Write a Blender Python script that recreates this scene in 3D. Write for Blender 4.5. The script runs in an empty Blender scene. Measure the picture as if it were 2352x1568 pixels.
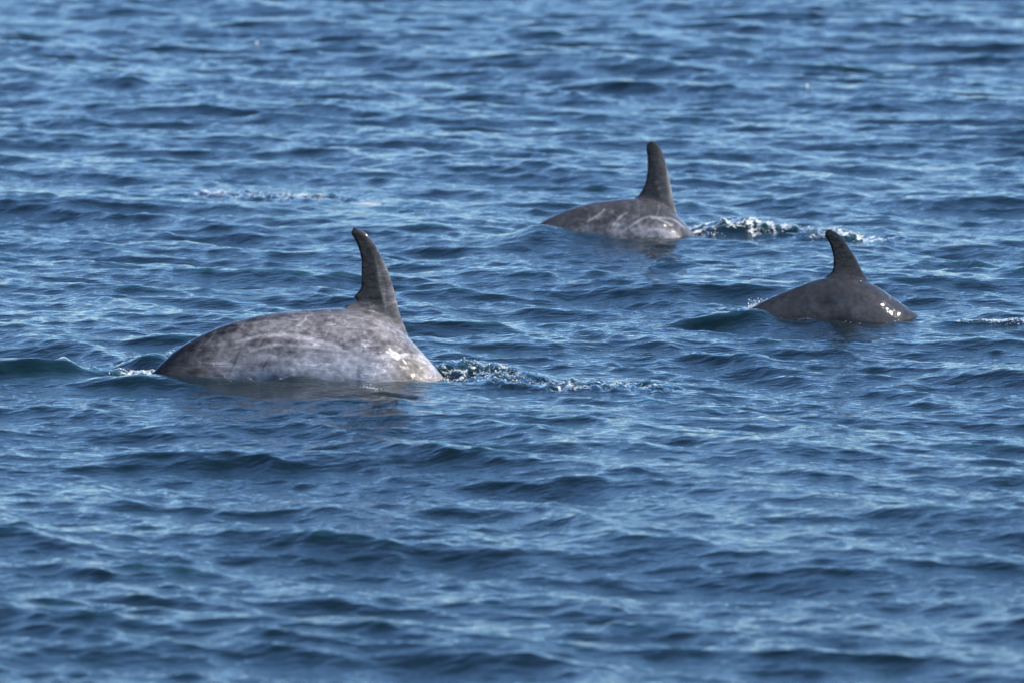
import bpy, bmesh, math, random
import numpy as np
from mathutils import Vector

S = bpy.context.scene
COL = S.collection
R = math.radians

# ------------------------------------------------------------------ camera
CAM_H = 3.8
FOCAL, SENSOR = 200.0, 22.3
PXW = 2352.0                      # pixel coordinates below are in a 2352 x 1568 frame
FPX = FOCAL / SENSOR * PXW
PITCH = math.atan((784 + 918) / FPX)
cam_d = bpy.data.cameras.new('camera'); cam = bpy.data.objects.new('camera', cam_d); COL.objects.link(cam)
cam.location = (0, 0, CAM_H); cam.rotation_euler = (math.pi / 2 - PITCH, 0, 0)
cam_d.lens = FOCAL; cam_d.sensor_width = SENSOR; cam_d.sensor_fit = 'HORIZONTAL'
cam_d.clip_start = 0.5; cam_d.clip_end = 12000
cam_d.dof.use_dof = True; cam_d.dof.focus_distance = 47.0; cam_d.dof.aperture_fstop = 3.2
S.camera = cam

# ------------------------------------------------------------------ sky, sun, exposure
SUN_EL, SUN_AZ = 34.0, -12.0      # azimuth measured from +X (right of the view), negative = camera side
w = bpy.data.worlds.new('World'); S.world = w; w.use_nodes = True
nt = w.node_tree; bg = nt.nodes['Background']
sky = nt.nodes.new('ShaderNodeTexSky'); sky.sky_type = 'NISHITA'; sky.sun_disc = False
sky.sun_elevation = R(SUN_EL); sky.sun_rotation = R(90 - SUN_AZ)
sky.air_density = 0.85; sky.dust_density = 0.0; sky.ozone_density = 3.0
tint = nt.nodes.new('ShaderNodeMix'); tint.data_type = 'RGBA'; tint.blend_type = 'MULTIPLY'; tint.inputs[0].default_value = 1.0
tint.inputs[7].default_value = (0.725, 0.875, 1.06, 1)      # the camera's cool white balance on the whole sky
nt.links.new(sky.outputs[0], tint.inputs[6]); nt.links.new(tint.outputs[2], bg.inputs[0]); bg.inputs[1].default_value = 0.12
sd = bpy.data.lights.new('sun', 'SUN'); sd.energy = 5.0; sd.angle = R(0.53); sd.color = (1.0, 0.95, 0.88)
so = bpy.data.objects.new('sun', sd); COL.objects.link(so)
sv = Vector((math.cos(R(SUN_EL)) * math.cos(R(SUN_AZ)), math.cos(R(SUN_EL)) * math.sin(R(SUN_AZ)), math.sin(R(SUN_EL))))
so.rotation_euler = (-sv).to_track_quat('-Z', 'Y').to_euler(); so.location = (30, 20, 30)
vs = S.view_settings; vs.view_transform = 'Standard'; vs.look = 'None'; vs.exposure = 1.05; vs.gamma = 1.0; vs.use_curve_mapping = False
S.render.engine = 'CYCLES'
S.cycles.use_denoising = True; S.cycles.use_adaptive_sampling = False
S.cycles.sample_clamp_indirect = 4.0
S.cycles.max_bounces = 8; S.cycles.transparent_max_bounces = 10

# ------------------------------------------------------------------ helpers
def ray(px, py):
    x = (px - PXW / 2) / FPX; y = -(py - 784) / FPX
    c, s = math.cos(PITCH), math.sin(PITCH)
    return np.array([x, c + y * s, y * c - s])
def gp(px, py, z=0.0):
    d = ray(px, py); t = (z - CAM_H) / d[2]
    return d[0] * t, d[1] * t
def tag(o, label, cat, group=None):
    o['label'] = label; o['category'] = cat
    if group: o['group'] = group
    return o
def link_mesh(name, verts, faces, mat, parent=None, smooth=True):
    me = bpy.data.meshes.new(name); me.from_pydata(verts, [], faces); me.update()
    if smooth: me.polygons.foreach_set('use_smooth', np.ones(len(me.polygons), bool))
    me.materials.append(mat)
    o = bpy.data.objects.new(name, me); COL.objects.link(o); o.parent = parent
    return o
_rng = np.random.default_rng(5)
_TAB = _rng.random((32, 32, 32)).astype(np.float32)
def vnoise(p, freq, off=0.0):
    q = np.asarray(p, np.float64) * freq + off
    i = np.floor(q).astype(int); f = q - i; f = f * f * (3 - 2 * f)
    o = 0
    for a in (0, 1):
        for b in (0, 1):
            for c in (0, 1):
                wt = (f[:, 0] if a else 1 - f[:, 0]) * (f[:, 1] if b else 1 - f[:, 1]) * (f[:, 2] if c else 1 - f[:, 2])
                o = o + wt * _TAB[(i[:, 0] + a) % 32, (i[:, 1] + b) % 32, (i[:, 2] + c) % 32]
    return o
def fbm(p, freq, octs=4, off=0.0):
    v = 0; a = 1; t = 0
    for k in range(octs):
        v = v + a * vnoise(p, freq * 2.03 ** k, off + 7.3 * k); t += a; a *= 0.55
    return v / t
def sstep(a, b, x):
    t = np.clip((np.asarray(x, float) - a) / (b - a), 0, 1); return t * t * (3 - 2 * t)

# ------------------------------------------------------------------ the sea: wave field
rw = np.random.default_rng(11)
WAVES = []
def band(n, l0, l1, slope, mean, spread):
    # n wave trains between wavelengths l0 and l1 (m) with a total rms slope
    for _ in range(n):
        lam = math.exp(rw.uniform(math.log(l0), math.log(l1))); k = 2 * math.pi / lam
        th = R(mean + rw.normal() * spread)
        amp = slope * math.sqrt(2.0 / n) / k * rw.uniform(0.6, 1.3)
        WAVES.append((k * math.cos(th), k * math.sin(th), k, amp, rw.uniform(0, 6.2832), lam))
band(12, 1.6, 5.0, 0.050, 62, 25)
band(26, 0.6, 1.6, 0.084, 48, 32)
band(50, 0.24, 0.6, 0.096, 44, 40)
band(80, 0.085, 0.24, 0.098, 52, 52)
CHOP = 1.25

FEATS = []                        # local humps pushed up by the animals: x, y, sx, near sy, far sy, turn, height
def feat(px, py, sx, syn, syf, turn, h):
    x, y = gp(px, py); FEATS.append((x, y, sx, syn, syf, R(turn), h))
PATCH = []                        # churned wake patches: polyline of ground points, half width, roughness height, foam
def patch(pts, hw, h, foam):
    PATCH.append(([gp(*p) for p in pts], hw, h, foam))

# --- wave thrown up left of and behind the large dolphin's tail, ahead of the small one, etc.
feat(40, 868, 0.48, 0.11, 0.5, 2, 0.088)
feat(335, 892, 0.20, 0.2, 0.16, 0, 0.042)
feat(150, 862, 0.05, 0.10, 0.2, 0, 0.030)
feat(345, 838, 0.115, 0.16, 0.25, 0, 0.060)
feat(1645, 744, 0.26, 0.10, 0.4, 3, 0.086)
feat(2310, 746, 0.45, 0.10, 0.15, 0, 0.024)
feat(1640, 740, 0.05, 0.12, 0.2, 0, 0.014)
feat(1740, 747, 0.14, 0.20, 0.22, 0, 0.052)
feat(1860, 745, 0.14, 0.2, 0.2, 0, 0.022)
feat(1410, 558, 0.50, 0.35, 0.25, -3, 0.010)
feat(1235, 560, 0.20, 0.35, 0.3, 0, 0.078)
feat(1350, 558, 0.16, 0.3, 0.25, 0, 0.030)
feat(1085, 862, 0.25, 0.15, 0.3, -6, 0.064)
feat(1032, 874, 0.10, 0.22, 0.2, 0, -0.010)
feat(1602, 549, 0.12, 0.28, 0.25, 0, -0.012)
feat(1190, 880, 0.15, 0.20, 0.3, -6, 0.030)
feat(1690, 541, 0.24, 0.16, 0.4, -6, 0.085)
feat(1840, 545, 0.20, 0.26, 0.4, -6, 0.030)
feat(470, 893, 0.26, 0.18, 0.16, 0, 0.030)
feat(720, 893, 0.60, 0.26, 0.18, 0, 0.022)
feat(1930, 751, 0.40, 0.22, 0.18, 0, 0.020)
feat(690, 886, 0.12, 0.18, 0.2, 0, 0.034)
patch([(1015, 862), (1090, 868), (1200, 884), (1320, 888), (1450, 890)], 0.36, 0.026, 0.62)
patch([(1600, 540), (1720, 537), (1850, 543), (1990, 552)], 0.42, 0.026, 1.0)
patch([(440, 444), (560, 448), (660, 454), (740, 460)], 0.34, 0.024, 0.68)
patch([(265, 858), (350, 866), (450, 876), (600, 878)], 0.30, 0.02, 0.85)
patch([(300, 832), (345, 826), (390, 826)], 0.20, 0.012, 0.35)
patch([(1715, 706), (1745, 704), (1790, 712)], 0.24, 0.024, 0.9)
patch([(2200, 745), (2280, 745), (2400, 748)], 0.14, 0.008, 1.0)
patch([(420, 880), (600, 887), (760, 889), (900, 888), (1015, 880)], 0.075, 0.006, 0.5)
patch([(1280, 552), (1400, 557), (1600, 553)], 0.09, 0.005, 0.4)
patch([(1780, 744), (1900, 748), (2090, 742)], 0.075, 0.005, 0.45)
patch([(930, 487), (990, 492)], 0.18, 0.010, 0.25)
patch([(720, 868), (760, 874), (800, 876)], 0.10, 0.008, 0.8)

CALM = [(*gp(680, 875), 1.0), (*gp(1420, 550), 0.75), (*gp(1920, 735), 0.7), (*gp(820, 470), 0.6), (*gp(600, 452), 0.6), (*gp(1800, 545), 0.7), (*gp(1250, 884), 0.6)]
def seg_dist(x, y, pts):
    best = np.full(x.shape, 1e9); 
    for (x0, y0), (x1, y1) in zip(pts[:-1], pts[1:]):
        dx, dy = x1 - x0, y1 - y0
        t = np.clip(((x - x0) * dx + (y - y0) * dy) / (dx * dx + dy * dy), 0, 1)
        # depth counts less than width: a wake lies across the view as a long low strip
        d = np.hypot(x - x0 - t * dx, y - y0 - t * dy)
        best = np.minimum(best, d)
    return best

def sea(x, y, spacing=None):
    """displaced position of the sea surface above rest point (x, y), and foam amount"""
    x = np.asarray(x, np.float32); y = np.asarray(y, np.float32)
    z = np.zeros_like(x); ox = np.zeros_like(x); oy = np.zeros_like(x)
    gust = (0.55 + 0.9 * fbm(np.c_[x * 0.45 + y * 0.05, y * 0.12, x * 0], 1.0, 2, 4.4)).astype(np.float32)   # uneven gust patches
    calm = np.zeros_like(x)                                  # the animals' bulk stills the longer waves around them
    for cx, cy, rx in CALM: calm = np.maximum(calm, np.exp(-((x - cx) / rx) ** 2 - ((y - cy) / 1.5) ** 2))
    for kx, ky, k, a, ph, lam in WAVES:
        a = a * (1 - (0.9 if lam > 0.5 else 0.3) * calm)
        if lam < 0.6: a = a * gust
        p = kx * x + ky * y + ph
        att = 1.0 if spacing is None else np.clip(lam / spacing / 1.5 - 1.2, 0, 1).astype(np.float32)
        z += a * att * np.cos(p); s = a * att * CHOP * np.sin(p)
        ox -= s * kx / k; oy -= s * ky / k
    for fx, fy, sx, syn, syf, t, h in FEATS:
        dx = x - fx; dy = y - fy
        u = dx * math.cos(t) + dy * math.sin(t); v = -dx * math.sin(t) + dy * math.cos(t)
        sy = np.where(v < 0, syn, syf)
        z += h * np.exp(-(u / sx) ** 2 - (v / sy) ** 2)
    foam = np.zeros_like(x)
    for pts, hw, h, fo in PATCH:
        x0 = min(p[0] for p in pts) - 1; x1 = max(p[0] for p in pts) + 1
        y0 = min(p[1] for p in pts) - 1; y1 = max(p[1] for p in pts) + 1
        m = np.nonzero((x > x0) & (x < x1) & (y > y0) & (y < y1))[0]
        if not len(m): continue
        xm, ym = x[m].astype(float), y[m].astype(float)
        d = seg_dist(xm, ym, pts)
        wgt = 1 - sstep(hw * 0.45, hw, d + hw * 0.5 * (vnoise(np.c_[xm, ym, xm * 0], 6.0) - 0.5))
        P = np.c_[xm, ym * 0.6, np.full(len(m), 2.0)]
        n = 1 - 2 * np.abs(fbm(P, 9.0, 4) - 0.5) * 2.2
        n2 = fbm(P, 26.0, 2, 3.1) - 0.5
        z[m] += wgt * h * (n * 1.3 - 0.3 + n2 * 1.0)
        ridged = 1 - np.abs(fbm(P, 11.0, 3, 9.0) - 0.5) * 5
        foam[m] = np.maximum(foam[m], wgt * fo * np.clip(ridged, 0, 1) * (0.4 + 0.9 * vnoise(P, 4.0, 1.7)))
    return x + ox, y + oy, z, foam

def nt_new(name):
    m = bpy.data.materials.new(name); m.use_nodes = True
    m.node_tree.nodes.clear()
    return m, m.node_tree.nodes, m.node_tree.links

def water_material():
    m, N, L = nt_new('sea_water')
    out = N.new('ShaderNodeOutputMaterial')
    tc = N.new('ShaderNodeTexCoord')
    mp = N.new('ShaderNodeMapping'); mp.inputs['Rotation'].default_value = (0, 0, R(-25)); mp.inputs['Scale'].default_value = (1.0, 1.5, 1.0)
    L.new(tc.outputs['Object'], mp.inputs[0])
    n1 = N.new('ShaderNodeTexNoise'); n1.inputs['Scale'].default_value = 17.0; n1.inputs['Detail'].default_value = 3.0; n1.inputs['Roughness'].default_value = 0.5
    L.new(mp.outputs[0], n1.inputs['Vector'])
    b1 = N.new('ShaderNodeBump'); b1.inputs['Strength'].default_value = 1.0; b1.inputs['Distance'].default_value = 0.008
    L.new(n1.outputs[0], b1.inputs['Height'])
    fr = N.new('ShaderNodeFresnel'); fr.inputs[0].default_value = 1.333; L.new(b1.outputs[0], fr.inputs['Normal'])
    gl = N.new('ShaderNodeBsdfGlossy'); gl.inputs['Roughness'].default_value = 0.035; L.new(b1.outputs[0], gl.inputs['Normal'])
    df = N.new('ShaderNodeBsdfDiffuse'); df.inputs[0].default_value = (0.004, 0.014, 0.017, 1)
    tr = N.new('ShaderNodeBsdfTransparent'); tr.inputs[0].default_value = (0.62, 0.82, 0.80, 1)
    under = N.new('ShaderNodeMixShader'); under.inputs[0].default_value = 0.34
    L.new(df.outputs[0], under.inputs[1]); L.new(tr.outputs[0], under.inputs[2])
    surf = N.new('ShaderNodeMixShader'); L.new(fr.outputs[0], surf.inputs[0]); L.new(under.outputs[0], surf.inputs[1]); L.new(gl.outputs[0], surf.inputs[2])
    # froth: thin white bubbles where the wakes churn
    at = N.new('ShaderNodeAttribute'); at.attribute_name = 'foam'
    nf = N.new('ShaderNodeTexNoise'); nf.inputs['Scale'].default_value = 45.0; nf.inputs['Detail'].default_value = 3.0
    L.new(tc.outputs['Object'], nf.inputs['Vector'])
    ma = N.new('ShaderNodeMath'); ma.operation = 'MULTIPLY_ADD'; L.new(nf.outputs[0], ma.inputs[0]); ma.inputs[1].default_value = 1.6; ma.inputs[2].default_value = -1.25
    ad = N.new('ShaderNodeMath'); ad.operation = 'ADD'; L.new(at.outputs['Fac'], ad.inputs[0]); L.new(ma.outputs[0], ad.inputs[1])
    mr = N.new('ShaderNodeMapRange'); mr.inputs[1].default_value = 0.0; mr.inputs[2].default_value = 0.35; mr.inputs[4].default_value = 0.8
    L.new(ad.outputs[0], mr.inputs[0])
    fm = N.new('ShaderNodeBsdfPrincipled'); fm.inputs['Base Color'].default_value = (0.66, 0.69, 0.68, 1); fm.inputs['Roughness'].default_value = 0.35
    bf = N.new('ShaderNodeBump'); bf.inputs['Strength'].default_value = 0.9; bf.inputs['Distance'].default_value = 0.012
    L.new(nf.outputs[0], bf.inputs['Height']); L.new(bf.outputs[0], fm.inputs['Normal'])
    mix = N.new('ShaderNodeMixShader'); L.new(mr.outputs[0], mix.inputs[0]); L.new(surf.outputs[0], mix.inputs[1]); L.new(fm.outputs[0], mix.inputs[2])
    # seen from below the sheet lets the light straight through
    geo = N.new('ShaderNodeNewGeometry'); tb = N.new('ShaderNodeBsdfTransparent')
    back = N.new('ShaderNodeMixShader'); L.new(geo.outputs['Backfacing'], back.inputs[0]); L.new(mix.outputs[0], back.inputs[1]); L.new(tb.outputs[0], back.inputs[2])
    L.new(back.outputs[0], out.inputs['Surface'])
    va = N.new('ShaderNodeVolumeAbsorption'); va.inputs[0].default_value = (0.15, 0.56, 0.47, 1); va.inputs[1].default_value = 9.0
    L.new(va.outputs[0], out.inputs['Volume'])
    return m

def build_sea():
    D0 = 45.0
    # rows: dense where the waves can be told apart, growing coarser to the horizon and behind the viewer
    rows = [27.0]
    while rows[-1] < 104: rows.append(rows[-1] * 1.00068)
    step = rows[-1] - rows[-2]
    while rows[-1] < 9000: step *= 1.18; rows.append(rows[-1] + step)
    near = [27.0]; step = 0.021
    while near[-1] > -150: step *= 1.15; near.append(near[-1] - step)
    rows = np.array(near[:0:-1] + rows)
    u = list(np.arange(0, 3.35, 0.014)); step = 0.014
    while u[-1] < 4500: step *= 1.2; u.append(u[-1] + step)
    u = np.array([-a for a in u[:0:-1]] + u)
    sc = np.maximum(rows, 14.0) / D0; sc = np.where(rows > 104, 104 / D0, sc)
    X = np.outer(sc, u); Y = np.repeat(rows[:, None], len(u), 1)
    du = np.gradient(u); dr = np.gradient(rows)
    SP = np.maximum(np.outer(sc, du), dr[:, None])
    nr, nc = X.shape
    x, y, z, foam = sea(X.ravel(), Y.ravel(), SP.ravel())
    V = np.empty((nr * nc, 3), np.float32); V[:, 0] = x; V[:, 1] = y; V[:, 2] = z
    idx = np.arange(nr * nc, dtype=np.int32).reshape(nr, nc)
    F = np.stack([idx[:-1, :-1], idx[:-1, 1:], idx[1:, 1:], idx[1:, :-1]], -1).reshape(-1, 4)
    me = bpy.data.meshes.new('sea')
    me.vertices.add(len(V)); me.vertices.foreach_set('co', V.ravel())
    me.loops.add(F.size); me.loops.foreach_set('vertex_index', F.ravel())
    me.polygons.add(len(F)); me.polygons.foreach_set('loop_start', np.arange(0, F.size, 4, dtype=np.int32))
    me.polygons.foreach_set('use_smooth', np.ones(len(F), bool))
    me.update(calc_edges=True)
    a = me.attributes.new('foam', 'FLOAT', 'POINT'); a.data.foreach_set('value', foam.astype(np.float32))
    me.materials.append(water_material())
    o = bpy.data.objects.new('sea', me); COL.objects.link(o); o['kind'] = 'structure'
    print('sea tris', len(F) * 2)
    return o
build_sea()
#DOLPHINS
def build_backstop():  # added unseen dark sheet that blocks sky light from under the water
    m, N, L = nt_new('dark_backstop')
    out = N.new('ShaderNodeOutputMaterial'); d = N.new('ShaderNodeBsdfDiffuse')
    n = N.new('ShaderNodeTexNoise'); n.inputs['Scale'].default_value = 0.4
    cr = N.new('ShaderNodeValToRGB'); cr.color_ramp.elements[0].color = (0.01, 0.02, 0.02, 1); cr.color_ramp.elements[1].color = (0.03, 0.05, 0.045, 1)
    L.new(n.outputs[0], cr.inputs[0]); L.new(cr.outputs[0], d.inputs[0]); L.new(d.outputs[0], out.inputs[0])
    s = 9500
    o = link_mesh('sea_backstop', [(-s, -400, -8), (s, -400, -8), (s, s, -8), (-s, s, -8)], [(0, 1, 2, 3)], m, smooth=False)
    o['kind'] = 'structure'
build_backstop()

# ------------------------------------------------------------------ dolphins
def catmull(P, n):
    P = np.asarray(P, float)
    Q = np.vstack([2 * P[0] - P[1], P, 2 * P[-1] - P[-2]])
    out = []
    for i in range(1, len(Q) - 2):
        for t in np.linspace(0, 1, n, endpoint=False):
            a, b, c, d = Q[i - 1], Q[i], Q[i + 1], Q[i + 2]
            out.append(0.5 * (2 * b + (c - a) * t + (2 * a - 5 * b + 4 * c - d) * t * t + (3 * b - a - 3 * c + d) * t ** 3))
    out.append(P[-1]); return np.array(out)
def resample(P, n):
    s = np.r_[0, np.cumsum(np.hypot(*np.diff(P, axis=0).T))]
    t = np.linspace(0, s[-1], n)
    return np.c_[np.interp(t, s, P[:, 0]), np.interp(t, s, P[:, 1])], s[-1]
def smooth1(P, it):
    P = P.copy()
    for _ in range(it): P[1:-1] = 0.5 * P[1:-1] + 0.25 * (P[:-2] + P[2:])
    return P

class Plane:
    """the animal's median plane: vertical, through a ground point, along its heading"""
    def __init__(self, px, py, yaw):
        self.x, self.y = gp(px, py); self.yaw = R(yaw)
        self.h = (math.cos(self.yaw), math.sin(self.yaw))
    def az(self, px, py):
        d = ray(px, py); hx, hy = self.h
        nx, ny = -hy, hx
        t = (nx * self.x + ny * self.y) / (nx * d[0] + ny * d[1])
        p = d * t
        return ((p[0] - self.x) * hx + (p[1] - self.y) * hy, p[2] + CAM_H)

def strip(rings, cap=True):
    n = len(rings[0]); V = [tuple(p) for r in rings for p in r]; F = []
    for i in range(len(rings) - 1):
        for j in range(n):
            k = (j + 1) % n
            F.append((i * n + j, i * n + k, (i + 1) * n + k, (i + 1) * n + j))
    if cap:
        F.append(tuple(range(n - 1, -1, -1))); b = (len(rings) - 1) * n; F.append(tuple(range(b, b + n)))
    return V, F

T_R = [0, .012, .035, .08, .15, .25, .36, .46, .56, .66, .76, .86, .94, 1.0]
R_V = [.055, .115, .16, .205, .245, .275, .29, .285, .26, .215, .165, .115, .08, .06]
R_W = [.05, .105, .15, .19, .225, .255, .27, .26, .225, .175, .12, .07, .045, .03]

def dolphin(name, label, pl, back, te, le, length, head_ext, tail_ext, voxel, paint, fin_t=0.24, group=None, tone=1.0, scratch=0.0):
    k = length / 3.0
    B = np.array([pl.az(*p) for p in back])                 # tail -> head along the back
    C = catmull(B, 14)
    # carry the back on under water, both ways
    def extend(P, n, dst, bend):
        p = P[-1]; d = P[-1] - P[-4]; ang = math.atan2(d[1], d[0]); out = []
        for i in range(n):
            ang += bend / n; p = p + np.array([math.cos(ang), math.sin(ang)]) * dst / n; out.append(p)
        return np.vstack([P, out])
    C = extend(C, 30, head_ext[0], R(head_ext[1]))
    C = extend(C[::-1], 20, tail_ext[0], R(tail_ext[1]))[::-1]
    P, tot = resample(C, 120)
    P = smooth1(P, 6)
    T = np.gradient(P, axis=0); T /= np.linalg.norm(T, axis=1)[:, None]
    for _ in range(60): T[1:-1] = 0.5 * T[1:-1] + 0.25 * (T[:-2] + T[2:])
    T /= np.linalg.norm(T, axis=1)[:, None]
    Nn = np.c_[-T[:, 1], T[:, 0]]                            # up side of the spine
    tt = np.linspace(1, 0, len(P))                           # 1 at the flukes, 0 at the snout
    rv = np.interp(tt, T_R, R_V) * k; rwd = np.interp(tt, T_R, R_W) * k
    rv = smooth1(np.c_[rv, rwd], 3); rwd = rv[:, 1]; rv = rv[:, 0]
    cen = P - Nn * rv[:, None]
    rings = []
    M = 40
    for i in range(len(P)):
        ring = []
        for j in range(M):
            th = 2 * math.pi * j / M; c, s = math.cos(th), math.sin(th)
            e = 0.92
            lat = rwd[i] * math.copysign(abs(c) ** e, c); up = rv[i] * math.copysign(abs(s) ** e, s)
            q = cen[i] + Nn[i] * up
            ring.append((q[0], lat, q[1]))
        rings.append(ring)
    V, F = strip(rings)
    parts = [(V, F)]
    # dorsal fin: one airfoil section per image row, sunk into the back
    LE = catmull([pl.az(*p) for p in le], 10); TE = catmull([pl.az(*p) for p in te], 10)
    ztop = max(LE[0, 1], TE[0, 1]) + 0.006; zbot = min(LE[-1, 1], TE[-1, 1]) 
    rows = []
    zs = ztop - (ztop - zbot) * np.linspace(0.0, 1, 60) ** 1.35
    oL = np.argsort(LE[:, 1]); oT = np.argsort(TE[:, 1])
    for z in zs:
        al = np.interp(z, LE[oL, 1], LE[oL, 0]) + 0.006; at = np.interp(z, TE[oT, 1], TE[oT, 0]) - 0.006
        ch = max(al - at, 0.006); hgt = (z - zbot) / (ztop - zbot)
        th_ = fin_t * ch * (0.62 + 0.38 * (1 - hgt)) + 0.004
        ring = []
        n = 14
        for sgn in (1, -1):
            for j in range(n):
                u = (j + 0.0) / n if sgn > 0 else 1 - j / n      # 0 trailing, 1 leading
                x = 1 - u                                         # 0 leading
                prof = 2.6 * (0.2969 * math.sqrt(max(x, 0)) - 0.126 * x - 0.3516 * x * x + 0.2843 * x ** 3 - 0.085 * x ** 4)
                prof = max(prof, 0.0) + 0.06 * math.sqrt(max(0, 4 * u * (1 - u)))
                lat = sgn * (0.5 * th_ * prof * 1.5 + 0.003)
                ring.append((at + ch * u, lat, z))
        rows.append(ring)
    parts.append(strip(rows))
    # pectoral fins and flukes, under water
    fwd = T; 
    def blade(base, dirv, back_v, chord, span, thick, sweep):
        rg = []
        nrm = np.cross(dirv, back_v); nrm /= np.linalg.norm(nrm)
        for i in range(14):
            f = i / 13; c = chord * (1 - f ** 1.6) + 0.02; o = base + dirv * span * f + back_v * (sweep * f * f)
            t = thick * (1 - 0.75 * f)
            rg.append([tuple(o + back_v * c * 0.5 * math.cos(a) + nrm * t * math.sin(a)) for a in np.linspace(0, 2 * math.pi, 14, endpoint=False)])
        parts.append(strip(rg))
    ip = int(np.argmin(abs(tt - 0.2)))
    f3 = np.array([T[ip, 0], 0, T[ip, 1]]); u3 = np.array([Nn[ip, 0], 0, Nn[ip, 1]]); c3 = np.array([cen[ip, 0], 0, cen[ip, 1]])
    for s in (1, -1):
        dv = np.array([0, s, 0]) * 0.45 - u3 * 0.9 - f3 * 0.45; dv /= np.linalg.norm(dv)
        blade(c3 + np.array([0, s, 0]) * rwd[ip] * 0.8 - u3 * rv[ip] * 0.5, dv, -f3, 0.17 * k, 0.5 * k, 0.022 * k, 0.12 * k)
    f3 = np.array([T[0, 0], 0, T[0, 1]]); c3 = np.array([cen[0, 0], 0, cen[0, 1]])
    for s in (1, -1):
        dv = np.array([0, s, 0]) - f3 * 0.25; dv /= np.linalg.norm(dv)
        blade(c3 + f3 * 0.1 * k, dv, -f3, 0.26 * k, 0.36 * k, 0.026 * k, 0.14 * k)
    VV, FF = [], []
    for v, f in parts:
        b = len(VV); VV += v; FF += [tuple(i + b for i in q) for q in f]
    me = bpy.data.meshes.new('tmp'); me.from_pydata(VV, [], FF)
    bm = bmesh.new(); bm.from_mesh(me); bmesh.ops.recalc_face_normals(bm, faces=bm.faces); bm.to_mesh(me); bm.free()
    tmp = bpy.data.objects.new('tmp', me); COL.objects.link(tmp)
    md = tmp.modifiers.new('r', 'REMESH'); md.mode = 'VOXEL'; md.voxel_size = voxel; md.adaptivity = 0
    ms = tmp.modifiers.new('s', 'SMOOTH'); ms.factor = 0.5; ms.iterations = 9
    dg = bpy.context.evaluated_depsgraph_get()
    fin = bpy.data.meshes.new_from_object(tmp.evaluated_get(dg))
    bpy.data.objects.remove(tmp); fin.name = name
    co = np.empty(len(fin.vertices) * 3, np.float32); fin.vertices.foreach_get('co', co); co = co.reshape(-1, 3)
    # height above the back line (positive on the fin) and depth below it
    from_back = np.empty(len(co)); 
    for i0 in range(0, len(co), 20000):
        c = co[i0:i0 + 20000]
        d2 = (c[:, None, 0] - P[None, :, 0]) ** 2 + (c[:, None, 2] - P[None, :, 1]) ** 2
        j = d2.argmin(1)
        from_back[i0:i0 + 20000] = (c[:, 0] - P[j, 0]) * Nn[j, 0] + (c[:, 2] - P[j, 1]) * Nn[j, 1]
    col = paint(co.astype(float), from_back, pl) * tone
    at = fin.attributes.new('skin', 'FLOAT_COLOR', 'POINT')
    at.data.foreach_set('color', np.c_[np.clip(col, 0.004, 0.85), np.full(len(col), scratch)].astype(np.float32).ravel())
    fin.polygons.foreach_set('use_smooth', np.ones(len(fin.polygons), bool))
    fin.materials.clear(); fin.materials.append(SKIN)
    o = bpy.data.objects.new(name, fin); COL.objects.link(o)
    o.location = (pl.x, pl.y, 0); o.rotation_euler = (0, 0, pl.yaw)
    tag(o, label, 'dolphin', group)
    print(name, 'tris', len(fin.polygons) * 2, 'length', round(tot, 2))
    return o

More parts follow.
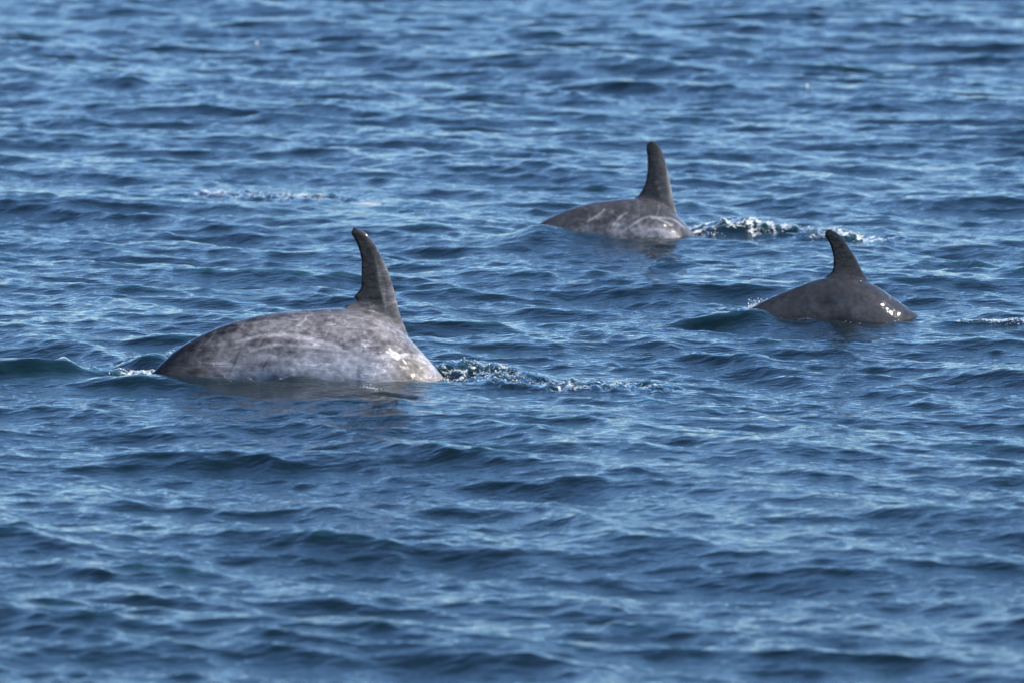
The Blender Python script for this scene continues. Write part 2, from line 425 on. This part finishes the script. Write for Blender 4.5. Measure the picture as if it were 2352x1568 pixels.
def skin_material():
    m, N, L = nt_new('wet_dolphin_skin')
    out = N.new('ShaderNodeOutputMaterial'); p = N.new('ShaderNodeBsdfPrincipled'); L.new(p.outputs[0], out.inputs[0])
    at = N.new('ShaderNodeAttribute'); at.attribute_name = 'skin'
    tc = N.new('ShaderNodeTexCoord')
    n = N.new('ShaderNodeTexNoise'); n.inputs['Scale'].default_value = 34; n.inputs['Detail'].default_value = 6; n.inputs['Roughness'].default_value = 0.6
    L.new(tc.outputs['Object'], n.inputs['Vector'])
    mr = N.new('ShaderNodeMapRange'); mr.inputs[1].default_value = 0.25; mr.inputs[2].default_value = 0.75; mr.inputs[3].default_value = 0.55; mr.inputs[4].default_value = 1.45; L.new(n.outputs[0], mr.inputs[0])
    mx = N.new('ShaderNodeMix'); mx.data_type = 'RGBA'; mx.blend_type = 'MULTIPLY'; mx.inputs[0].default_value = 1.0
    L.new(at.outputs['Color'], mx.inputs[6]); L.new(mr.outputs[0], mx.inputs[7]); 
    # thin crossing scratches: contour lines of stretched noise, broken up
    tot = None
    for rot, off in ((20, 0.0), (-28, 3.7), (75, 8.1)):
        mp = N.new('ShaderNodeMapping'); mp.inputs['Rotation'].default_value = (0, R(rot), 0); mp.inputs['Location'].default_value = (off, off, 0); mp.inputs['Scale'].default_value = (1.6, 4.0, 9.0)
        L.new(tc.outputs['Object'], mp.inputs[0])
        nn = N.new('ShaderNodeTexNoise'); nn.inputs['Scale'].default_value = 1.6; nn.inputs['Detail'].default_value = 2.0; L.new(mp.outputs[0], nn.inputs['Vector'])
        sb = N.new('ShaderNodeMath'); sb.operation = 'SUBTRACT'; L.new(nn.outputs[0], sb.inputs[0]); sb.inputs[1].default_value = 0.5
        ab = N.new('ShaderNodeMath'); ab.operation = 'ABSOLUTE'; L.new(sb.outputs[0], ab.inputs[0])
        ln = N.new('ShaderNodeMapRange'); ln.inputs[1].default_value = 0.001; ln.inputs[2].default_value = 0.007; ln.inputs[3].default_value = 1.0; ln.inputs[4].default_value = 0.0
        L.new(ab.outputs[0], ln.inputs[0])
        if tot is None: tot = ln
        else:
            mxx = N.new('ShaderNodeMath'); mxx.operation = 'MAXIMUM'; L.new(tot.outputs[0], mxx.inputs[0]); L.new(ln.outputs[0], mxx.inputs[1]); tot = mxx
    nb = N.new('ShaderNodeTexNoise'); nb.inputs['Scale'].default_value = 7.0; L.new(tc.outputs['Object'], nb.inputs['Vector'])
    br = N.new('ShaderNodeMapRange'); br.inputs[1].default_value = 0.42; br.inputs[2].default_value = 0.62; L.new(nb.outputs[0], br.inputs[0])
    q1 = N.new('ShaderNodeMath'); q1.operation = 'MULTIPLY'; L.new(tot.outputs[0], q1.inputs[0]); L.new(br.outputs[0], q1.inputs[1])
    q2 = N.new('ShaderNodeMath'); q2.operation = 'MULTIPLY'; L.new(q1.outputs[0], q2.inputs[0]); L.new(at.outputs['Alpha'], q2.inputs[1])
    q3 = N.new('ShaderNodeMath'); q3.operation = 'MULTIPLY_ADD'; L.new(q2.outputs[0], q3.inputs[0]); q3.inputs[1].default_value = 1.0; q3.inputs[2].default_value = 1.0
    mz = N.new('ShaderNodeMix'); mz.data_type = 'RGBA'; mz.blend_type = 'MULTIPLY'; mz.inputs[0].default_value = 1.0
    L.new(mx.outputs[2], mz.inputs[6]); L.new(q3.outputs[0], mz.inputs[7]); L.new(mz.outputs[2], p.inputs['Base Color'])
    p.inputs['Roughness'].default_value = 0.55; p.inputs['Specular IOR Level'].default_value = 0.05; p.inputs['IOR'].default_value = 1.4
    p.inputs['Coat Weight'].default_value = 0.8; p.inputs['Coat Roughness'].default_value = 0.03; p.inputs['Coat IOR'].default_value = 1.33
    # the wet film only shines above the water
    gq = N.new('ShaderNodeNewGeometry'); sx = N.new('ShaderNodeSeparateXYZ'); L.new(gq.outputs['Position'], sx.inputs[0])
    cz = N.new('ShaderNodeMapRange'); cz.inputs[1].default_value = -0.01; cz.inputs[2].default_value = 0.04; cz.inputs[4].default_value = 0.7
    L.new(sx.outputs['Z'], cz.inputs[0]); L.new(cz.outputs[0], p.inputs['Coat Weight'])
    # water beads and film
    vo = N.new('ShaderNodeTexVoronoi'); vo.inputs['Scale'].default_value = 75; vo.inputs['Randomness'].default_value = 1.0
    L.new(tc.outputs['Object'], vo.inputs['Vector'])
    vr = N.new('ShaderNodeMapRange'); vr.inputs[1].default_value = 0.0; vr.inputs[2].default_value = 0.22; vr.inputs[3].default_value = 0.4; vr.inputs[4].default_value = 0.0
    L.new(vo.outputs['Distance'], vr.inputs[0])
    n2 = N.new('ShaderNodeTexNoise'); n2.inputs['Scale'].default_value = 30; n2.inputs['Detail'].default_value = 2; L.new(tc.outputs['Object'], n2.inputs['Vector'])
    ad = N.new('ShaderNodeMath'); ad.operation = 'MULTIPLY_ADD'; L.new(n2.outputs[0], ad.inputs[0]); ad.inputs[1].default_value = 3.0; L.new(vr.outputs[0], ad.inputs[2])
    b = N.new('ShaderNodeBump'); b.inputs['Strength'].default_value = 1.0; b.inputs['Distance'].default_value = 0.0022
    L.new(ad.outputs[0], b.inputs['Height']); L.new(b.outputs[0], p.inputs['Coat Normal'])
    return m
SKIN = skin_material()

def pdist(a, z, pts):
    best = np.full(len(a), 1e9)
    pts = np.asarray(pts)
    for p, q in zip(pts[:-1], pts[1:]):
        d = q - p; t = np.clip(((a - p[0]) * d[0] + (z - p[1]) * d[1]) / (d @ d + 1e-12), 0, 1)
        best = np.minimum(best, np.hypot(a - p[0] - t * d[0], z - p[1] - t * d[1]))
    return best
def scar(tone, co, pl, pts, width, amount):
    P = catmull([pl.az(*p) for p in pts], 6)
    lo, hi = P.min(0) - 0.05, P.max(0) + 0.05
    m = np.nonzero((co[:, 0] > lo[0]) & (co[:, 0] < hi[0]) & (co[:, 2] > lo[1]) & (co[:, 2] < hi[1]))[0]
    if len(m):
        d = pdist(co[m, 0], co[m, 2], P)
        br = 0.35 + 0.9 * vnoise(co[m], 22.0, width * 1000)
        tone[m] += amount * br * np.exp(-(d / width) ** 2)
def blob(co, pl, px, py, rx, ry):
    # soft elliptical region in the median plane; radii in photo pixels
    a0, z0 = pl.az(px, py); a1, _ = pl.az(px + rx, py); _, z1 = pl.az(px, py - ry)
    return np.exp(-((co[:, 0] - a0) / (a1 - a0)) ** 2 - ((co[:, 2] - z0) / (z1 - z0)) ** 2)
def grey(tone, warm=0.0):
    t = np.asarray(tone)[:, None]
    return t * np.array([1.0 + warm, 0.985, 1.07 - warm])

rs = random.Random(3)
def paint_large(co, fb, pl):
    sk = np.array([0.5, 1.0, 1.0])
    m1 = fbm(co, 7.0, 5); m2 = fbm(co * sk, 30.0, 4, 5.0)
    m3 = fbm(co * sk, 60.0, 3, 3.3)
    body = 0.30 + 0.26 * (m1 - 0.5) + 0.40 * (m2 - 0.5) + 0.34 * (m3 - 0.5)
    body -= 0.09 * sstep(0.56, 0.68, fbm(co, 12.0, 3, 6.0))
    low = sstep(0.12, 0.30, -fb + 0.10 * (m1 - 0.5))
    body = body + 0.20 * low * (0.5 + m2)
    body -= 0.17 * np.exp(-((fb + 0.005) / 0.05) ** 2) * sstep(-0.0, -0.9, co[:, 0])
    tail = sstep(*sorted((pl.az(520, 800)[0], pl.az(400, 800)[0])), co[:, 0])
    body = body * (0.30 + 0.70 * tail)
    body += 0.24 * blob(co, pl, 985, 830, 55, 75) + 0.14 * blob(co, pl, 720, 840, 120, 24)  # sun's rim light painted on the front slope, plus the white belly patch
    body -= 0.10 * blob(co, pl, 650, 805, 40, 14) + 0.10 * blob(co, pl, 835, 790, 40, 25)
    body -= 0.12 * blob(co, pl, 930, 790, 25, 20)
    for _ in range(70):
        x = rs.uniform(440, 990); y = rs.uniform(725, 862); an = rs.gauss(-0.15, 0.5); ln = rs.uniform(20, 130); cv = rs.uniform(-0.6, 0.6)
        pts = [(x + ln * f * math.cos(an + cv * f), y + ln * f * math.sin(an + cv * f) + cv * 30 * f * (1 - f)) for f in (0, .33, .66, 1)]
        scar(body, co, pl, pts, rs.uniform(0.0028, 0.0045), rs.choice([0.17, 0.12, 0.10, -0.10]))
    for p in ([(530, 780), (600, 765), (680, 772), (760, 790)], [(560, 800), (620, 785), (700, 790), (780, 798)], [(840, 808), (900, 812), (950, 822), (990, 850)],
              [(806, 768), (808, 780), (804, 795)], [(813, 770), (814, 792)], [(590, 770), (650, 762), (720, 775)], [(850, 806), (930, 808), (960, 815)]):
        scar(body, co, pl, p, 0.006, 0.30)
    for p in ([(537, 800), (525, 830), (512, 860)], [(604, 812), (588, 838)], [(905, 812), (940, 835)]):
        scar(body, co, pl, p, 0.006, -0.2)
    fin = 0.028 + 0.02 * (m1 - 0.4)
    front = np.zeros(len(co)); 
    LEp = np.array([pl.az(*p) for p in [(820, 530), (846, 548), (868, 590), (878, 640), (886, 700), (892, 760), (895, 800)]])
    la = np.interp(co[:, 2], LEp[::-1, 1], LEp[::-1, 0])
    front = sstep(-0.03, 0.05, co[:, 0] - la)
    fin = fin + front * (0.17 + 0.3 * (m2 - 0.5))  # sun on the fin's front half, painted into its tone
    fin *= 1 - 0.45 * sstep(0.30, 0.46, fb)
    for p in ([(868, 612), (880, 660), (884, 720)], [(868, 575), (880, 582)], [(848, 700), (870, 712)], [(862, 590), (870, 640), (880, 690)]):
        scar(fin, co, pl, p, 0.006, 0.12)
    f = sstep(-0.06, 0.07, fb + 0.07 * (m2 - 0.5))
    tone = body * (1 - f) + fin * f
    dn = sstep(0.10, 0.27, -fb)[:, None]
    tone = tone * (0.84 + 0.24 * dn[:, 0])
    out = grey(np.clip(tone, 0.018, 0.72), 0.045) * (1 - dn) + grey(np.clip(tone, 0.018, 0.72), -0.02) * dn
    yl = 0.55 * blob(co, pl, 925, 845, 45, 30) * (1 - f) * (0.5 + m2)
    return out * (1 - yl[:, None] * np.array([0.05, 0.14, 0.45]))

def paint_spotted(co, fb, pl):
    m1 = fbm(co, 8.0, 4, 2.0); m2 = fbm(co, 24.0, 4, 8.0)
    body = 0.15 + 0.12 * (m1 - 0.5) + 0.12 * (m2 - 0.5)
    low = sstep(0.07, 0.17, -fb + 0.12 * (m1 - 0.5))
    body += 0.52 * low * np.clip(0.1 + 1.9 * (m2 - 0.2), 0, 1.3) * sstep(*sorted((pl.az(1260, 520)[0], pl.az(1380, 520)[0])), co[:, 0])
    body -= 0.18 * blob(co, pl, 1462, 510, 40, 11)
    body += 0.20 * sstep(0.60, 0.72, m2) * sstep(-0.02, -0.08, fb)
    for p in ([(1395, 538), (1425, 520), (1455, 500), (1480, 494), (1510, 505), (1528, 512)], [(1340, 505), (1365, 490), (1378, 480)], [(1395, 512), (1410, 495), (1425, 486)],
              [(1480, 496), (1530, 500), (1560, 520)], [(1440, 532), (1490, 522), (1530, 536)]):
        scar(body, co, pl, p, 0.006, 0.48)
    for _ in range(22):
        x = rs.uniform(1300, 1560); y = rs.uniform(470, 535); an = rs.gauss(0, 0.7); ln = rs.uniform(10, 40)
        scar(body, co, pl, [(x, y), (x + ln * .5 * math.cos(an), y + ln * .5 * math.sin(an) - 2), (x + ln * math.cos(an), y + ln * math.sin(an))], 0.005, 0.12)
    body += 0.15 * blob(co, pl, 1590, 528, 22, 30)
    fin = 0.034 + 0.05 * (m2 - 0.45)
    LEp = np.array([pl.az(*p) for p in [(1498, 326), (1510, 380), (1515, 430), (1520, 500)]])
    fin += 0.11 * sstep(-0.04, 0.05, co[:, 0] - np.interp(co[:, 2], LEp[::-1, 1], LEp[::-1, 0]))  # sunlit front half worked into this fin's colour
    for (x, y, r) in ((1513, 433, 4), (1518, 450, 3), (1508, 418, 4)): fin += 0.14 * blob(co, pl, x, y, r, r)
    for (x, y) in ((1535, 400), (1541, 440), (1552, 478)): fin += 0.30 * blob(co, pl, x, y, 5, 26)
    fin *= 1 - 0.45 * sstep(0.22, 0.36, fb)
    f = sstep(-0.02, 0.04, fb + 0.03 * (m2 - 0.5))
    return grey(np.clip(body * (1 - f) + fin * f, 0.015, 0.65), 0.0)

def paint_plain(co, fb, pl):
    m1 = fbm(co, 6.0, 4, 4.0); m2 = fbm(co, 26.0, 3, 1.0)
    body = 0.135 + 0.05 * (m1 - 0.5) + 0.05 * (m2 - 0.5)
    body += 0.08 * sstep(0.10, 0.17, -fb + 0.03 * (m1 - .5))
    body -= 0.05 * blob(co, pl, 1990, 722, 25, 18)
    body -= 0.06 * blob(co, pl, 1880, 690, 22, 14)
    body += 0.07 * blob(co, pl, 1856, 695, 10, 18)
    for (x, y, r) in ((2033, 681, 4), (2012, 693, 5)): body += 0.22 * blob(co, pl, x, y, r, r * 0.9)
    fin = 0.055 + 0.04 * (m1 - 0.4)
    fin += 0.05 * blob(co, pl, 1945, 628, 22, 16)
    fin *= 1 - 0.4 * sstep(0.12, 0.24, fb)
    f = sstep(-0.02, 0.03, fb)
    return grey(np.clip(body * (1 - f) + fin * f, 0.02, 0.5), -0.025)

def paint_pale(co, fb, pl):
    m1 = fbm(co, 7.0, 4, 6.0); m2 = fbm(co, 20.0, 3, 1.5)
    return grey(np.clip(0.36 + 0.3 * (m1 - 0.5) + 0.2 * (m2 - 0.5), 0.1, 0.8), 0.02)

GRP = 'dolphins surfacing together'
pl1 = Plane(800, 872, 14)
dolphin('dolphin', 'large pale grey scarred dolphin with tall hooked fin, tail and belly awash', pl1,
    back=[(345, 862), (370, 836), (400, 806), (450, 776), (500, 752), (550, 735), (600, 723), (650, 716), (700, 712), (760, 708), (815, 706), (860, 716), (905, 742), (942, 780), (975, 816), (1000, 845), (1028, 880)],
    te=[(812, 526), (807, 531), (809, 540), (818, 555), (825, 575), (829, 592), (830, 610), (829, 640), (828, 662), (817, 676), (812, 685), (826, 692), (802, 697), (792, 707), (815, 740), (830, 800)],
    le=[(816, 525), (824, 526), (834, 531), (846, 542), (866, 572), (884, 607), (897, 643), (908, 682), (918, 722), (928, 748), (940, 778), (948, 800)],
    length=3.1, head_ext=(0.95, 18), tail_ext=(0.36, -12), voxel=0.0056, paint=paint_large, scratch=1.0, tone=0.43, group=GRP)
pl2 = Plane(1460, 545, 13)
dolphin('dolphin', 'dark grey dolphin with white belly scars and tall upright fin, trailing long frothy wake', pl2,
    back=[(1215, 530), (1240, 513), (1270, 497), (1310, 480), (1350, 468), (1400, 460), (1440, 456), (1480, 457), (1520, 470), (1556, 497), (1580, 523), (1604, 548)],
    te=[(1492, 325), (1486, 331), (1485, 345), (1487, 370), (1486, 395), (1482, 418), (1474, 438), (1464, 451), (1458, 462), (1465, 500)],
    le=[(1496, 325), (1503, 326), (1511, 333), (1520, 348), (1529, 374), (1536, 405), (1543, 440), (1549, 470), (1556, 497), (1562, 515)],
    length=2.8, head_ext=(0.95, 15), tail_ext=(0.45, -10), voxel=0.0066, paint=paint_spotted, scratch=0.45, tone=0.25, group=GRP)
pl3 = Plane(1930, 732, 15)
dolphin('dolphin', 'small plain brownish grey dolphin with short curved fin, splash at its tail', pl3,
    back=[(1700, 722), (1752, 693), (1800, 671), (1850, 651), (1895, 637), (1930, 634), (1965, 638), (1996, 648), (2022, 663), (2052, 684), (2082, 706), (2116, 732)],
    te=[(1903, 529), (1896, 533), (1895, 541), (1903, 555), (1910, 572), (1914, 592), (1914, 612), (1909, 626), (1898, 637), (1900, 660)],
    le=[(1907, 529), (1914, 531), (1925, 538), (1940, 556), (1955, 578), (1968, 600), (1978, 620), (1987, 636), (1997, 650), (2002, 664)],
    length=2.1, head_ext=(0.75, 12), tail_ext=(0.4, -8), voxel=0.0054, paint=paint_plain, scratch=0.2, tone=0.18, group=GRP)

# a fourth animal just under the surface: only its pale back glows green through the water
pl4 = Plane(830, 468, 6)
dolphin('dolphin', 'pale dolphin barely showing just under the surface beside a thin line of bubbles', pl4,
    back=[(420, 630), (520, 580), (600, 536), (680, 500), (740, 478), (790, 469), (840, 465.5), (895, 469)],
    te=[(535, 520), (530, 526), (540, 550), (545, 580), (540, 610), (545, 640)],
    le=[(540, 520), (550, 526), (575, 545), (595, 565), (610, 585), (618, 640)],
    length=2.6, head_ext=(0.28, -35), tail_ext=(0.55, -10), voxel=0.012, paint=paint_pale, group=GRP)

# ------------------------------------------------------------------ bubbles, froth and spray
def bubble_material():
    m, N, L = nt_new('bubbly_water')
    out = N.new('ShaderNodeOutputMaterial'); p = N.new('ShaderNodeBsdfPrincipled'); L.new(p.outputs[0], out.inputs[0])
    n = N.new('ShaderNodeTexNoise'); n.inputs['Scale'].default_value = 60
    tc = N.new('ShaderNodeTexCoord'); L.new(tc.outputs['Object'], n.inputs['Vector'])
    cr = N.new('ShaderNodeValToRGB'); cr.color_ramp.elements[0].position = 0.35; cr.color_ramp.elements[0].color = (0.40, 0.45, 0.44, 1)
    cr.color_ramp.elements[1].position = 0.62; cr.color_ramp.elements[1].color = (0.80, 0.80, 0.78, 1)
    L.new(n.outputs[0], cr.inputs[0]); L.new(cr.outputs[0], p.inputs['Base Color'])
    p.inputs['Roughness'].default_value = 0.12; p.inputs['IOR'].default_value = 1.33; p.inputs['Transmission Weight'].default_value = 0.12
    return m
BUB = bubble_material()
def ico():
    bm = bmesh.new(); bmesh.ops.create_icosphere(bm, subdivisions=1, radius=1.0)
    V = np.array([v.co[:] for v in bm.verts]); F = np.array([[v.index for v in f.verts] for f in bm.faces]); bm.free()
    return V, F
IV, IF = ico()
rf = np.random.default_rng(21)
def bubbles(name, label, specs):
    """specs: (polyline in photo pixels, count, half width m, radius range m, lift m)"""
    VV, FF = [], []; b = 0
    for pts, cnt, hw, r0, r1, lift in specs:
        cnt = int(cnt * 2.2)
        P = np.array([gp(*p) for p in pts]); s = np.r_[0, np.cumsum(np.linalg.norm(np.diff(P, axis=0), axis=1))]
        # clumps: bubbles gather in rafts along the line
        nc = max(3, cnt // 9); cs = rf.uniform(0, s[-1], nc); cw = rf.normal(0, hw * 0.45, nc)
        pick = rf.integers(0, nc, cnt); lc = rf.random(nc) ** 2.2
        t = np.clip(cs[pick] + rf.normal(0, 0.022, cnt), 0, s[-1])
        x = np.interp(t, s, P[:, 0]); y = np.interp(t, s, P[:, 1]) + cw[pick] + rf.normal(0, 0.05, cnt)
        X, Y, Z, _ = sea(x, y)
        r = 0.4 * r0 * (1.1 * r1 / r0) ** (rf.random(cnt) ** 2.6)
        for i in range(cnt):
            sc = r[i] * np.array([rf.uniform(0.8, 2.6), rf.uniform(0.8, 1.6), rf.uniform(0.5, 1.1)])
            c = np.array([X[i], Y[i], Z[i] + r[i] * 0.15 + lift * lc[pick[i]] * rf.random() ** 1.5])
            VV.append(IV * sc * (1 + 0.18 * rf.normal(size=(len(IV), 1))) + c); FF.append(IF + b); b += len(IV)
    V = np.vstack(VV); F = np.vstack(FF)
    c0 = V.mean(0); c0[2] = 0
    o = link_mesh(name, (V - c0).tolist(), F.tolist(), BUB); o.location = c0
    o['kind'] = 'stuff'; tag(o, label, 'foam')
    return o
bubbles('wake_foam', 'bubbles and froth trailing ahead of the large scarred dolphin',
    [([(1012, 855), (1050, 850), (1090, 856), (1130, 862)], 200, 0.22, 0.0022, 0.007, 0.015), ([(1020, 872), (1110, 872), (1200, 884), (1330, 888), (1455, 888)], 330, 0.26, 0.002, 0.008, 0.012),
     ([(1150, 862), (1185, 870), (1200, 874)], 90, 0.10, 0.003, 0.009, 0.03), ([(1400, 884), (1462, 886)], 60, 0.14, 0.0025, 0.008, 0.02)])
bubbles('wake_foam', 'bright white froth streaming from the dark dolphin with belly scars',
    [([(1600, 540), (1680, 532), (1760, 534)], 170, 0.35, 0.0025, 0.008, 0.01), ([(1720, 530), (1790, 536), (1860, 542), (1920, 546), (1995, 552)], 460, 0.42, 0.0025, 0.009, 0.015),
     ([(1605, 545), (1670, 545)], 50, 0.10, 0.003, 0.007, 0)])
bubbles('wake_foam', 'thin line of bubbles lying beside the submerged pale dolphin',
    [([(445, 440), (500, 442), (560, 446)], 70, 0.25, 0.0025, 0.007, 0.006), ([(540, 452), (620, 450), (690, 452), (745, 460)], 210, 0.28, 0.0025, 0.009, 0.008), ([(935, 486), (990, 491)], 16, 0.1, 0.0025, 0.005, 0)])
bubbles('waterline_foam', 'bubbles clinging along the waterline of the large scarred dolphin',
    [([(255, 862), (330, 868), (400, 874), (480, 880), (600, 880)], 330, 0.16, 0.002, 0.008, 0.004), ([(290, 826), (330, 814), (400, 812)], 90, 0.12, 0.0025, 0.007, 0.008),
     ([(720, 866), (760, 874), (800, 878)], 110, 0.06, 0.002, 0.006, 0.004), ([(830, 898), (880, 902)], 30, 0.1, 0.002, 0.005, 0)])
bubbles('tail_splash', 'small white splash breaking at the tail of the small plain dolphin',
    [([(1712, 702), (1735, 700), (1762, 702)], 420, 0.16, 0.0025, 0.0065, 0.055), ([(1740, 702), (1790, 708), (1840, 714)], 90, 0.08, 0.002, 0.006, 0.01), ([(1940, 732), (1965, 732)], 50, 0.06, 0.0025, 0.007, 0.005)])
bubbles('foam_streak', 'thin white foam streak on the water ahead of the small plain dolphin',
    [([(2195, 743), (2290, 745), (2400, 747)], 240, 0.09, 0.0025, 0.006, 0.004)])
def spray(name, label, px, py, h):
    x, y = gp(px, py); X, Y, Z, _ = sea(np.array([x]), np.array([y])); VV, FF = [], []; b = 0
    for i in range(9):
        f = i / 8; r = 0.0075 * (1 - 0.45 * f)
        c = np.array([rf.normal(0, 0.005), rf.normal(0, 0.01), h * f]); VV.append(IV * np.array([r, r, r * 1.6]) * (1 + 0.15 * rf.normal(size=(len(IV), 1))) + c); FF.append(IF + b); b += len(IV)
    o = link_mesh(name, np.vstack(VV).tolist(), np.vstack(FF).tolist(), BUB); o.location = (float(X[0]), float(Y[0]), float(Z[0]) - 0.004)
    tag(o, label, 'splash')
spray('water_splash', 'bright lone water spurt on open sea far behind the bubbles', 590, 112, 0.036)
spray('water_splash', 'tiny faint water spurt on open sea far behind the dark dolphin', 1855, 216, 0.022)
